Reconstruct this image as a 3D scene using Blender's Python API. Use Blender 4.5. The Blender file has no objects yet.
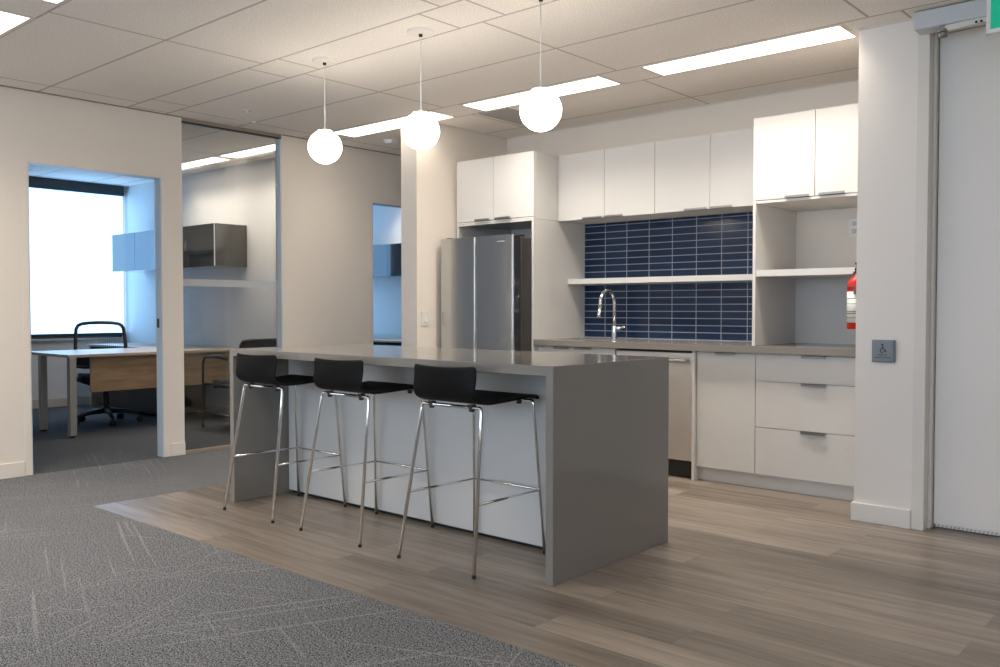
import bpy, bmesh, math, random
from mathutils import Vector, Matrix
random.seed(7)
PI = math.pi
S = bpy.context.scene
COL = S.collection
ZT = 2.639            # ceiling height
FZ = .001             # top of the vinyl

# ------------------------------------------------------------------ materials
class NT:
    def __init__(s, name):
        s.m = bpy.data.materials.new(name); s.m.use_nodes = True
        s.t = s.m.node_tree; s.t.nodes.clear()
        s.out = s.n('ShaderNodeOutputMaterial')
    def n(s, typ, **kw):
        nd = s.t.nodes.new(typ)
        for k, v in kw.items():
            if k.startswith('i_'):
                key = k[2:].replace('_', ' ')
                nd.inputs[key].default_value = v
            else: setattr(nd, k, v)
        return nd
    def l(s, a, b): s.t.links.new(a, b)
    def val(s, sock, v):
        if isinstance(v, (int, float)): sock.default_value = v
        else: s.l(v, sock)
    def math(s, op, a, b=0.0, c=0.0):
        nd = s.n('ShaderNodeMath', operation=op)
        s.val(nd.inputs[0], a); s.val(nd.inputs[1], b); s.val(nd.inputs[2], c)
        return nd.outputs[0]
    def mix(s, f, a, b):
        nd = s.n('ShaderNodeMix', data_type='RGBA')
        s.val(nd.inputs[0], f)
        for sock, v in ((nd.inputs[6], a), (nd.inputs[7], b)):
            if isinstance(v, tuple): sock.default_value = v + (1,) if len(v) == 3 else v
            else: s.l(v, sock)
        return nd.outputs[2]
    def coords(s):
        return s.n('ShaderNodeNewGeometry').outputs['Position']
    def objco(s):
        return s.n('ShaderNodeTexCoord').outputs['Object']
    def mapping(s, vec, scale=(1, 1, 1), loc=(0, 0, 0), rot=(0, 0, 0)):
        nd = s.n('ShaderNodeMapping')
        nd.inputs['Scale'].default_value = scale; nd.inputs['Location'].default_value = loc
        nd.inputs['Rotation'].default_value = rot
        s.l(vec, nd.inputs['Vector']); return nd.outputs[0]
    def noise(s, vec, scale, detail=2.0, rough=.5):
        nd = s.n('ShaderNodeTexNoise'); nd.inputs['Scale'].default_value = scale
        nd.inputs['Detail'].default_value = detail; nd.inputs['Roughness'].default_value = rough
        s.l(vec, nd.inputs['Vector']); return nd.outputs['Fac']
    def ramp(s, f, a, b, lo=0.0, hi=1.0):
        nd = s.n('ShaderNodeMapRange', interpolation_type='SMOOTHSTEP')
        s.val(nd.inputs[0], f)
        nd.inputs[1].default_value = a; nd.inputs[2].default_value = b
        nd.inputs[3].default_value = lo; nd.inputs[4].default_value = hi
        return nd.outputs[0]
    def bsdf(s, color, rough=.5, metal=0.0, spec=.5, coat=0.0, bump=None, bstr=.1, bdist=.01):
        p = s.n('ShaderNodeBsdfPrincipled')
        if isinstance(color, tuple): p.inputs['Base Color'].default_value = color + (1,)
        else: s.l(color, p.inputs['Base Color'])
        s.val(p.inputs['Roughness'], rough)
        p.inputs['Metallic'].default_value = metal
        p.inputs['Specular IOR Level'].default_value = spec
        p.inputs['Coat Weight'].default_value = coat
        if bump is not None:
            b = s.n('ShaderNodeBump'); b.inputs['Strength'].default_value = bstr
            b.inputs['Distance'].default_value = bdist
            s.l(bump, b.inputs['Height']); s.l(b.outputs[0], p.inputs['Normal'])
        s.l(p.outputs[0], s.out.inputs[0]); return p

def plain(name, color, rough=.5, metal=0.0, spec=.5, coat=0.0, nscale=60, var=.04):
    k = NT(name); f = k.noise(k.objco(), nscale, 3)
    lo = tuple(max(0, c * (1 - var)) for c in color); hi = tuple(c * (1 + var) for c in color)
    k.bsdf(k.mix(f, lo, hi), rough, metal, spec, coat)
    return k.m

def paint(name, color, rough=.6):
    k = NT(name); v = k.coords()
    f = k.noise(v, 3, 2); g = k.noise(v, 350, 2)
    lo = tuple(c * .985 for c in color); hi = tuple(min(1, c * 1.015) for c in color)
    k.bsdf(k.mix(f, lo, hi), rough, bump=g, bstr=.04, bdist=.002)
    return k.m

def emit(name, color, strength):
    k = NT(name); e = k.n('ShaderNodeEmission')
    e.inputs[0].default_value = color + (1,); e.inputs[1].default_value = strength
    k.l(e.outputs[0], k.out.inputs[0]); return k.m

M = {}
M['wall'] = paint('wall_paint', (.80, .735, .66))
M['wall_white'] = paint('wall_paint_white', (.80, .755, .715))
M['office_wall'] = paint('office_paint', (.76, .76, .76))
M['base'] = paint('baseboard_paint', (.74, .71, .67), .4)
M['frame'] = paint('frame_paint', (.72, .68, .63), .4)
M['door'] = paint('door_paint', (.80, .755, .72), .45)
M['cab'] = plain('white_laminate', (.62, .61, .595), .32, var=.01)
M['cab_in'] = plain('white_melamine', (.64, .62, .59), .45, var=.01)
M['black_gap'] = plain('black_plastic', (.012, .012, .013), .5)
M['shell'] = plain('black_stained_shell', (.007, .007, .008), .5, spec=.12)
M['canopy'] = plain('canopy_plastic', (.84, .80, .745), .6, var=.01)
M['rubber'] = plain('black_rubber', (.01, .01, .01), .7)
M['chrome'] = plain('chrome', (.82, .83, .85), .07, 1.0, var=.0)
M['pull'] = plain('brushed_nickel', (.30, .29, .28), .40, 1.0, var=.03)
M['alu'] = plain('satin_aluminium', (.60, .66, .72), .4, .2, var=.02)
M['greyleg'] = plain('grey_metal_paint', (.42, .41, .40), .4, .2, var=.01)
M['mesh'] = plain('black_fabric', (.02, .022, .026), .85, nscale=400, var=.3)
M['plastic'] = plain('black_nylon', (.018, .018, .02), .45)
M['white_plastic'] = plain('white_plastic', (.78, .77, .75), .35, var=.01)
M['red'] = plain('red_enamel', (.55, .02, .015), .25)
M['paper'] = plain('label_paper', (.72, .72, .70), .5, var=.01)
M['ink'] = plain('black_ink', (.02, .02, .02), .6)
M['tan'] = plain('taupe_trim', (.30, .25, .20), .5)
M['operator'] = plain('operator_cover', (.58, .60, .64), .35, .15, var=.01)
M['pushplate'] = plain('push_plate_steel', (.19, .205, .225), .4, .3, var=.03)
M['ped'] = plain('charcoal_laminate', (.03, .03, .032), .4)
M['deskgrey'] = plain('desk_laminate', (.55, .46, .37), .35, var=.02)
M['convector'] = paint('sill_paint', (.62, .56, .49), .5)
M['vent'] = plain('vent_grey', (.55, .51, .50), .6)
M['exitgreen'] = None

def m_exit():
    k = NT('exit_sign_green')
    e = k.n('ShaderNodeEmission'); e.inputs[0].default_value = (.0, .36, .21, 1); e.inputs[1].default_value = .16
    p = k.n('ShaderNodeBsdfPrincipled'); p.inputs['Base Color'].default_value = (0, .25, .13, 1)
    a = k.n('ShaderNodeAddShader'); k.l(e.outputs[0], a.inputs[0]); k.l(p.outputs[0], a.inputs[1])
    k.l(a.outputs[0], k.out.inputs[0]); return k.m
M['exitgreen'] = m_exit()

M['diffuser'] = emit('light_diffuser', (1.0, .90, .775), 1.3)
M['globe'] = emit('opal_globe', (1.0, .91, .79), 5.2)

def m_quartz():
    k = NT('grey_quartz'); v = k.coords()
    f = k.noise(v, 260, 2); g = k.noise(v, 40, 3)
    vo = k.n('ShaderNodeTexVoronoi'); vo.inputs['Scale'].default_value = 90; k.l(v, vo.inputs['Vector'])
    fl = k.ramp(vo.outputs['Distance'], .10, .05)
    h = k.noise(v, 9, 2)
    fl = k.math('MULTIPLY', fl, k.ramp(h, .5, .62))
    c = k.mix(f, (.205, .192, .175), (.245, .23, .21)); c = k.mix(k.math('MULTIPLY', g, .35), c, (.20, .19, .175))
    c = k.mix(k.math('MULTIPLY', fl, .35), c, (.40, .38, .35))
    k.bsdf(c, .12, spec=.55); return k.m
M['quartz'] = m_quartz()

def m_counter():
    k = NT('taupe_worktop'); v = k.coords()
    f = k.noise(v, 260, 2)
    k.bsdf(k.mix(f, (.20, .185, .165), (.25, .23, .21)), .16); return k.m
M['counter'] = m_counter()

def m_vinyl():
    k = NT('wood_look_vinyl'); v = k.coords()
    br = k.n('ShaderNodeTexBrick', offset=.37, offset_frequency=2, squash=1.0)
    for a, b in (('Scale', 1.0), ('Mortar Size', .0012), ('Mortar Smooth', .3), ('Bias', 0.0), ('Brick Width', 1.22), ('Row Height', .178)):
        br.inputs[a].default_value = b
    br.inputs['Color1'].default_value = (0, 0, 0, 1); br.inputs['Color2'].default_value = (1, 1, 1, 1)
    br.inputs['Mortar'].default_value = (.5, .5, .5, 1)
    k.l(k.mapping(v, loc=(.31, .05, 0)), br.inputs['Vector'])
    rnd = k.n('ShaderNodeSeparateColor'); k.l(br.outputs['Color'], rnd.inputs[0]); rnd = rnd.outputs[0]
    off = k.n('ShaderNodeCombineXYZ'); k.l(k.math('MULTIPLY', rnd, 17.0), off.inputs[0]); k.l(k.math('MULTIPLY', rnd, 9.0), off.inputs[2])
    va = k.n('ShaderNodeVectorMath', operation='ADD'); k.l(v, va.inputs[0]); k.l(off.outputs[0], va.inputs[1])
    g1 = k.noise(k.mapping(va.outputs[0], scale=(1.6, 26, 1)), 1.0, 5, .62)
    g2 = k.noise(k.mapping(va.outputs[0], scale=(5, 120, 1)), 1.0, 3)
    g3 = k.noise(k.mapping(va.outputs[0], scale=(.9, 5, 1)), 1.0, 2)
    f = k.math('ADD', k.math('MULTIPLY', g1, .55), k.math('MULTIPLY', g2, .2))
    f = k.math('ADD', f, k.math('MULTIPLY', g3, .35))
    c = k.mix(k.ramp(f, .36, .72), (.098, .079, .064), (.225, .185, .152))
    c2 = k.mix(k.ramp(f, .36, .72), (.175, .143, .117), (.345, .29, .242))
    c = k.mix(rnd, c, c2)
    c = k.mix(k.math('MULTIPLY', br.outputs['Fac'], .6), c, (.09, .07, .055))
    r = k.ramp(g1, .3, .7, .36, .30)
    k.bsdf(c, r, bump=g2, bstr=.03, bdist=.001, spec=.45); return k.m
M['vinyl'] = m_vinyl()

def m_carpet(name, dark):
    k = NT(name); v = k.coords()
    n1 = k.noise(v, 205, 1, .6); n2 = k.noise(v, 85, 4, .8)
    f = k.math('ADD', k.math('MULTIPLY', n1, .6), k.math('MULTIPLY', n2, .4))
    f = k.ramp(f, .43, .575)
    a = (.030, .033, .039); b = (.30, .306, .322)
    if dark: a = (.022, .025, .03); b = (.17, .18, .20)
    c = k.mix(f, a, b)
    # broken light scratch lines woven in several directions
    tot = None
    for sc, thr, rot in ((1.0, .69, .35), (1.3, .70, 1.15), (.9, .69, 2.0), (1.2, .70, 2.75)):
        vr = k.mapping(v, scale=(1, 1, 0), loc=(sc * 3.1, sc * 1.7, 0), rot=(0, 0, rot))
        ln = k.ramp(k.noise(k.mapping(vr, scale=(sc * .8, 52 * sc, 0)), 1.0, 0), thr, thr + .035)
        mk = k.ramp(k.noise(k.mapping(vr, scale=(1.1, 1.5, 0)), 1.0, 1), .46, .56)
        ln = k.math('MULTIPLY', ln, mk)
        tot = ln if tot is None else k.math('MAXIMUM', tot, ln)
    tot = k.math('MULTIPLY', tot, k.ramp(n2, .35, .6, .15, .38))
    c = k.mix(tot, c, (.42, .41, .395) if not dark else (.2, .2, .2))
    k.bsdf(c, .95, spec=.1, bump=f, bstr=.5, bdist=.006); return k.m
M['carpet'] = m_carpet('grey_carpet', False)
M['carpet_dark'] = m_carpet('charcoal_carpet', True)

def m_ceiling():
    k = NT('acoustic_tile'); v = k.coords()
    sp = k.n('ShaderNodeSeparateXYZ'); k.l(v, sp.inputs[0]); x, y = sp.outputs[0], sp.outputs[1]
    vy = k.math('FLOORED_MODULO', k.math('SUBTRACT', y, 1.555), 1.555)
    def line(d, w): return k.ramp(k.math('ABSOLUTE', d), w, w * .35)
    ly = line(k.math('SUBTRACT', vy, .0), .010)
    ly = k.math('MAXIMUM', ly, line(k.math('SUBTRACT', vy, 1.555), .010))
    ly = k.math('MAXIMUM', ly, line(k.math('SUBTRACT', vy, .305), .010))
    ly = k.math('MAXIMUM', ly, line(k.math('SUBTRACT', vy, .93), .010))
    strip = k.math('LESS_THAN', vy, .305)
    ux = k.math('SUBTRACT', k.math('FLOORED_MODULO', k.math('ADD', x, 3.12 + .7675), 1.535), .7675)
    lr = line(ux, .010)
    ls = line(k.math('SUBTRACT', k.math('ABSOLUTE', ux), .16), .010)
    nm = k.n('ShaderNodeMix', data_type='FLOAT'); k.l(strip, nm.inputs[0]); k.l(lr, nm.inputs[2]); k.l(ls, nm.inputs[3])
    ln = k.math('MAXIMUM', ly, nm.outputs[0])
    n1 = k.noise(v, 130, 3, .7); n2 = k.noise(v, 1.5, 2)
    c = k.mix(k.ramp(n1, .35, .65), (.80, .74, .685), (1.0, .955, .90))
    c = k.mix(k.math('MULTIPLY', ln, .55), c, (.20, .16, .13))  # grid lines darkened to paint in the shadow of the tile joints
    h = k.math('SUBTRACT', k.math('MULTIPLY', n1, .3), ln)
    k.bsdf(c, .9, spec=.15, bump=h, bstr=.25, bdist=.006); return k.m
M['ceiling'] = m_ceiling()

def m_tile():
    k = NT('navy_stacked_tile'); v = k.coords()
    sp = k.n('ShaderNodeSeparateXYZ'); k.l(v, sp.inputs[0])
    cb = k.n('ShaderNodeCombineXYZ'); k.l(k.math('ADD', sp.outputs[0], 4.236), cb.inputs[0]); k.l(k.math('SUBTRACT', sp.outputs[2], .9165 - .0526), cb.inputs[1])
    br = k.n('ShaderNodeTexBrick', offset=0.0, squash=1.0)
    for a, b in (('Scale', 1.0), ('Mortar Size', .0030), ('Mortar Smooth', .15), ('Bias', 0.0), ('Brick Width', .2033), ('Row Height', .0526)):
        br.inputs[a].default_value = b
    br.inputs['Color1'].default_value = (.005, .018, .052, 1); br.inputs['Color2'].default_value = (.011, .031, .076, 1)
    br.inputs['Mortar'].default_value = (.33, .36, .44, 1)
    k.l(cb.outputs[0], br.inputs['Vector'])
    w = k.noise(v, 9, 2)
    h = k.math('SUBTRACT', k.math('MULTIPLY', w, .3), br.outputs['Fac'])
    r = k.math('ADD', k.math('MULTIPLY', br.outputs['Fac'], .5), .18)
    k.bsdf(br.outputs['Color'], r, bump=h, bstr=.25, bdist=.003, spec=.32); return k.m
M['tile'] = m_tile()

def m_steel(name, col, rough, stretch=(40, 40, 900)):
    k = NT(name); v = k.objco()
    f = k.noise(k.mapping(v, scale=stretch), 1.0, 1)
    r = k.ramp(f, .3, .7, rough * .95, rough * 1.05)
    k.bsdf(k.mix(f, tuple(c * .98 for c in col), tuple(c * 1.02 for c in col)), r, 1.0); return k.m
M['steel'] = m_steel('brushed_stainless', (.55, .56, .56), .19)
M['steel_dw'] = m_steel('dishwasher_stainless', (.70, .67, .64), .40)
M['steel_dark'] = plain('dark_grey_steel', (.10, .09, .085), .35, .6)
M['gloss_black'] = plain('gloss_black_edge', (.03, .03, .032), .12)
M['gloss_dark'] = plain('dark_gloss_laminate', (.040, .036, .033), .06, spec=.7, coat=.4, var=.02)

def m_wood(name, lo, hi):
    k = NT(name); v = k.coords()
    g = k.noise(k.mapping(v, scale=(6, 3, 38)), 1.0, 5, .6); h = k.noise(k.mapping(v, scale=(2, 1, 9)), 1.0, 2)
    f = k.math('ADD', k.math('MULTIPLY', g, .6), k.math('MULTIPLY', h, .4))
    k.bsdf(k.mix(k.ramp(f, .35, .65), lo, hi), .45); return k.m
M['wood'] = m_wood('oak_laminate', (.33, .21, .115), (.50, .345, .21))

def m_glass():
    k = NT('partition_glass')
    g = k.n('ShaderNodeNewGeometry'); d = k.n('ShaderNodeVectorMath', operation='DOT_PRODUCT')
    k.l(g.outputs['Incoming'], d.inputs[0]); k.l(g.outputs['Normal'], d.inputs[1])
    c = k.math('ABSOLUTE', d.outputs['Value'])
    f = k.math('ADD', k.math('MULTIPLY', k.math('POWER', k.math('SUBTRACT', 1.0, c), 5.0), .95), .045)
    t = k.n('ShaderNodeBsdfTransparent'); t.inputs[0].default_value = (.87, .865, .845, 1)
    gl = k.n('ShaderNodeBsdfGlossy'); gl.inputs['Roughness'].default_value = .0
    mx = k.n('ShaderNodeMixShader'); k.l(f, mx.inputs[0]); k.l(t.outputs[0], mx.inputs[1]); k.l(gl.outputs[0], mx.inputs[2])
    k.l(mx.outputs[0], k.out.inputs[0]); return k.m
M['glass'] = m_glass()

def m_film():
    k = NT('frosted_film')
    t = k.n('ShaderNodeBsdfTransparent'); t.inputs[0].default_value = (.8, .8, .8, 1)
    d = k.n('ShaderNodeBsdfDiffuse'); d.inputs[0].default_value = (.7, .72, .74, 1)
    mx = k.n('ShaderNodeMixShader'); mx.inputs[0].default_value = .65
    k.l(t.outputs[0], mx.inputs[1]); k.l(d.outputs[0], mx.inputs[2]); k.l(mx.outputs[0], k.out.inputs[0]); return k.m
M['film'] = m_film()

def m_blind(name, strength, ca, cb):
    k = NT(name); v = k.coords()
    f = k.noise(k.mapping(v, scale=(9, 9, .25)), 1.0, 4, .65)
    e = k.n('ShaderNodeEmission')
    k.l(k.mix(k.ramp(f, .38, .62), ca, cb), e.inputs[0]); e.inputs[1].default_value = strength
    p = k.n('ShaderNodeBsdfDiffuse'); p.inputs[0].default_value = (.6, .6, .6, 1)
    a = k.n('ShaderNodeAddShader'); k.l(e.outputs[0], a.inputs[0]); k.l(p.outputs[0], a.inputs[1])
    k.l(a.outputs[0], k.out.inputs[0]); return k.m
M['blind'] = m_blind('daylit_sheer_blind', .98, (.245, .55, 1.0), (.29, .59, 1.0))
M['blind_rear'] = m_blind('daylit_window_shade', 1.6, (.54, .75, 1.0), (.58, .77, 1.0))

# ------------------------------------------------------------------ geometry helpers
WM = {}
def wmat(o): return WM.get(o.name, Matrix.Identity(4)) if o else Matrix.Identity(4)

def box(bm, x0, x1, y0, y1, z0, z1):
    x0, x1 = min(x0, x1), max(x0, x1); y0, y1 = min(y0, y1), max(y0, y1); z0, z1 = min(z0, z1), max(z0, z1)
    v = [bm.verts.new(p) for p in ((x0, y0, z0), (x1, y0, z0), (x1, y1, z0), (x0, y1, z0), (x0, y0, z1), (x1, y0, z1), (x1, y1, z1), (x0, y1, z1))]
    for f in ((0, 3, 2, 1), (4, 5, 6, 7), (0, 1, 5, 4), (1, 2, 6, 5), (2, 3, 7, 6), (3, 0, 4, 7)):
        bm.faces.new([v[i] for i in f])
    return bm

def frame_of(d):
    d = d.normalized(); a = Vector((0, 0, 1)) if abs(d.z) < .9 else Vector((1, 0, 0))
    u = d.cross(a).normalized(); return u, d.cross(u).normalized()

def tube(bm, pts, r, seg=12, cap=True):
    pts = [Vector(p) for p in pts]; rings = []
    rr = r if isinstance(r, (list, tuple)) else [r] * len(pts)
    u = None
    for i, p in enumerate(pts):
        d = (pts[min(i + 1, len(pts) - 1)] - pts[max(i - 1, 0)]).normalized()
        if u is None: u, w = frame_of(d)
        else:
            u = (u - d * u.dot(d)).normalized(); w = d.cross(u)
        rings.append([bm.verts.new(p + (u * math.cos(2 * PI * k / seg) + w * math.sin(2 * PI * k / seg)) * rr[i]) for k in range(seg)])
    for a, b in zip(rings, rings[1:]):
        for k in range(seg):
            bm.faces.new((a[k], a[(k + 1) % seg], b[(k + 1) % seg], b[k]))
    if cap:
        bm.faces.new(rings[0][::-1]); bm.faces.new(rings[-1])
    return bm

def arc(a, c, b, n=6):
    """rounded corner: quadratic bezier a->b with control c"""
    a, b, c = Vector(a), Vector(b), Vector(c)
    return [(a * (1 - t) ** 2 + c * 2 * t * (1 - t) + b * t * t) for t in [i / n for i in range(n + 1)]]

def lathe(bm, prof, cx=0, cy=0, cz=0, seg=32, axis='Z'):
    rings = []
    for r, z in prof:
        ring = []
        for k in range(seg):
            a = 2 * PI * k / seg; x, y = r * math.cos(a), r * math.sin(a)
            p = {'Z': (x, y, z), 'Y': (x, z, y), 'X': (z, x, y)}[axis]
            ring.append(bm.verts.new((cx + p[0], cy + p[1], cz + p[2])))
        rings.append(ring)
    for a, b in zip(rings, rings[1:]):
        for k in range(seg): bm.faces.new((a[k], a[(k + 1) % seg], b[(k + 1) % seg], b[k]))
    bm.faces.new(rings[0][::-1]); bm.faces.new(rings[-1])
    bmesh.ops.remove_doubles(bm, verts=bm.verts, dist=1e-6)
    return bm

def sphere(bm, c, r, seg=32, z0=-1.0):
    n = 20; prof = []
    lo = math.asin(z0) if z0 > -1 else -PI / 2
    for i in range(n + 1):
        a = lo + (PI / 2 - lo) * i / n
        prof.append((max(r * math.cos(a), 1e-4), r * math.sin(a)))
    return lathe(bm, prof, *c, seg=seg)

def B(): return bmesh.new()

def obj(name, bm, mat, parent=None, bev=0.0, smooth=False, world=True, seg=2):
    if world and parent is not None:
        bmesh.ops.transform(bm, matrix=wmat(parent).inverted(), verts=bm.verts)
    bmesh.ops.recalc_face_normals(bm, faces=bm.faces)
    me = bpy.data.meshes.new(name); bm.to_mesh(me); bm.free()
    me.materials.append(M[mat] if isinstance(mat, str) else mat)
    o = bpy.data.objects.new(name, me); COL.objects.link(o)
    if smooth:
        for p in me.polygons: p.use_smooth = True
    if bev:
        m = o.modifiers.new('bevel', 'BEVEL'); m.width = bev; m.segments = seg; m.limit_method = 'ANGLE'; m.angle_limit = math.radians(40)
        m.harden_normals = False
    if parent is not None:
        o.parent = parent; WM[o.name] = wmat(parent)
    return o

def thing(name, label, cat, loc=(0, 0, 0), rotz=0.0, group=None):
    o = bpy.data.objects.new(name, None); COL.objects.link(o)
    o.empty_display_size = .1
    o.location = loc; o.rotation_euler = (0, 0, rotz)
    WM[o.name] = Matrix.Translation(loc) @ Matrix.Rotation(rotz, 4, 'Z')
    o['label'] = label; o['category'] = cat
    if group: o['group'] = group
    return o

def tag(o, label, cat, group=None):
    o['label'] = label; o['category'] = cat
    if group: o['group'] = group
    return o

def struct(name, bm, mat, parent=None, label=None, **kw):
    o = obj(name, bm, mat, parent, **kw)
    if parent is None: o['kind'] = 'structure'
    if label: o['label'] = label
    return o

def dup(root, loc, label, rotz=None, group=None):
    r = root.copy(); COL.objects.link(r); r.location = loc
    if rotz is not None: r.rotation_euler = (0, 0, rotz)
    r['label'] = label
    if group: r['group'] = group
    WM[r.name] = Matrix.Translation(loc) @ Matrix.Rotation(r.rotation_euler.z, 4, 'Z')
    for ch in list(root.children):
        c = ch.copy(); COL.objects.link(c); c.parent = r
        for g in list(ch.children):
            d = g.copy(); COL.objects.link(d); d.parent = c
    return r

def text_bm(txt, size, depth=.0006):
    cu = bpy.data.curves.new('txt', 'FONT'); cu.body = txt; cu.size = size; cu.extrude = depth
    cu.align_x = 'CENTER'; cu.align_y = 'CENTER'
    o = bpy.data.objects.new('txt', cu); COL.objects.link(o)
    dg = bpy.context.evaluated_depsgraph_get()
    me = bpy.data.meshes.new_from_object(o.evaluated_get(dg))
    bm = bmesh.new(); bm.from_mesh(me)
    bpy.data.objects.remove(o); bpy.data.curves.remove(cu); bpy.data.meshes.remove(me)
    return bm

def merge(dst, src, mat=Matrix.Identity(4)):
    me = bpy.data.meshes.new('tmp'); src.to_mesh(me); src.free(); me.transform(mat)
    dst.from_mesh(me); bpy.data.meshes.remove(me)
    return dst

# ------------------------------------------------------------------ setting
XO, XOB = -6.418, -6.508          # office partition, front and back face
XW = -10.65                       # window wall of the offices
X_R, Y_B = 3.6, -4.6              # right wall, rear wall (behind the camera)
YK = 5.883                        # kitchen back wall
XKL, XKLB = -5.087, -5.268        # kitchen left wall
XE = -1.692; YR = 4.8385          # wall beside the kitchen, its face
Y_END = 8.9

struct('floor', box(B(), XO, X_R, Y_B, Y_END, -.12, 0), 'carpet', label='grey heathered carpet with pale scratch lines')
b = B(); box(b, -5.13, X_R, 2.262, 4.80, 0, FZ); box(b, XKL + .002, X_R, 4.80, YK, 0, FZ)
struct('floor_vinyl', b, 'vinyl', label='wood look vinyl planks')
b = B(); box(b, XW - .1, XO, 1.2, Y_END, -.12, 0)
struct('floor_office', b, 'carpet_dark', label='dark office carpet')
b = B(); box(b, XW - .1, X_R + .1, Y_B - .1, Y_END + .1, ZT, ZT + .12)
struct('ceiling', b, 'ceiling', label='suspended acoustic tile ceiling')

D1 = (2.414, 3.38); G1 = (3.55, 4.468); D2 = (5.48, 6.44); ZD = 2.15
b = B()
for y0, y1, z0 in ((Y_B, D1[0], 0), (D1[0], D1[1], ZD), (D1[1], G1[0], 0), (G1[1], D2[0], 0), (D2[0], D2[1], ZD), (D2[1], Y_END, 0)):
    box(b, XOB, XO, y0, y1, z0, ZT)
struct('wall_left', b, 'wall')
# partition between the offices and the office outer walls
b = B(); box(b, XW, XOB, 5.12, 5.24, 0, ZT); struct('wall_office', b, 'office_wall')
b = B(); box(b, XW, XOB, 8.2, 8.32, 0, ZT); struct('wall_office_far', b, 'office_wall')
b = B(); box(b, XW, XOB, 1.1, 1.2, 0, ZT); struct('wall_office_near', b, 'office_wall')
b = B()
W1 = (3.93, 5.09); W2 = (6.2, 8.17)
for y0, y1, z0, z1 in ((1.1, W1[0], 0, ZT), (W1[0], W1[1], 0, .795), (W1[1], W2[0], 0, ZT), (W2[0], W2[1], 0, .795), (W2[1], 8.4, 0, ZT), (W1[0], W1[1], 2.60, ZT), (W2[0], W2[1], 2.60, ZT)):
    box(b, XW - .1, XW, y0, y1, z0, z1)
struct('wall_window', b, 'office_wall')

b = B(); box(b, XKLB, XKL, 4.80, Y_END, 0, ZT - .003); struct('wall_kitchen_left', b, 'wall')
b = B(); box(b, XKL, XE, YK, YK + .12, 0, ZT); wb = struct('wall_back', b, 'wall')
b = B(); box(b, XE, -1.397, YR, YK + .12, 0, ZT); box(b, -1.397, -.34, YR, YK, 2.63, ZT); box(b, -.34, X_R, YR, YK, 0, ZT)
box(b, -1.397, -.34, 5.1, YK, 0, 2.63)
struct('wall_right', b, 'wall_white')
b = B(); box(b, X_R, X_R + .1, Y_B, YK, 0, ZT); struct('wall_side', b, 'wall')
b = B(); box(b, XKLB, XO, Y_END, Y_END + .1, 0, ZT); struct('wall_corridor_end', b, 'wall')
RW = [(-5.6, -3.6), (-3.2, -1.2), (-.8, 1.2), (1.6, 3.2)]
b = B(); xs = XO
for x0, x1 in RW:
    box(b, xs, x0, Y_B - .1, Y_B, 0, ZT); box(b, x0, x1, Y_B - .1, Y_B, 0, .8); box(b, x0, x1, Y_B - .1, Y_B, 2.35, ZT); xs = x1
box(b, xs, X_R, Y_B - .1, Y_B, 0, ZT)
struct('wall_rear', b, 'wall')
for i, (x0, x1) in enumerate(RW):
    f = B(); box(f, x0, x0 + .05, Y_B - .08, Y_B - .02, .8, 2.35); box(f, x1 - .05, x1, Y_B - .08, Y_B - .02, .8, 2.35)
    box(f, x0, x1, Y_B - .08, Y_B - .02, .8, .85); box(f, x0, x1, Y_B - .08, Y_B - .02, 2.30, 2.35)
    w = struct('window_%d' % (i + 4), f, 'alu')
    obj('blind', box(B(), x0 + .05, x1 - .05, Y_B - .06, Y_B - .05, .85, 2.30), 'blind_rear', w)

# backsplash is fixed on the back wall
o = obj('backsplash', box(B(), -4.235, -2.487, YK - .010, YK, .914, 1.832), 'tile', wb); o['label'] = 'navy blue stacked tile backsplash'

# baseboards
def baseboard(name, segs, mat='base'):
    b = B()
    for s in segs: box(b, *s)
    return struct(name, b, mat, bev=.003)
baseboard('baseboard_left', [(XO, XO + .013, Y_B, D1[0] - .05, 0, .1), (XO, XO + .013, D1[1] + .05, G1[0], 0, .1), (XO, XO + .013, G1[1] + .004, D2[0] - .05, 0, .1)], 'wall')
baseboard('baseboard_right', [(XE - .012, -1.399, YR - .013, YR, FZ, .1), (XE - .012, XE, YR, 5.23, FZ, .1), (-.30, X_R, YR - .013, YR, FZ, .1)])
baseboard('baseboard_office', [(XW, XW + .013, 1.2, 5.12, 0, .1), (XW, XOB, 5.107, 5.12, 0, .1), (XW, XOB, 8.187, 8.2, 0, .1)], 'convector')
baseboard('baseboard_kitchen_left', [(XKL, XKL + .013, 4.80, 5.0, FZ, .1), (XKLB, XKL, 4.787, 4.80, 0, .1)])
# ceiling edge trim; the left strip's taupe draws in the shadow line
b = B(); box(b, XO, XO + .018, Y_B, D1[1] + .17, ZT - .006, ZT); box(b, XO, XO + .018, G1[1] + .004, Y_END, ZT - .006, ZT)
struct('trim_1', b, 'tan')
b = B(); box(b, XKL, XKL + .016, 4.80, YK, ZT - .005, ZT); box(b, XKL, XE, YK - .014, YK, ZT - .005, ZT); box(b, XE, -1.36, YR - .014, YR, ZT - .006, ZT)
struct('trim_2', b, 'frame')

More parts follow.
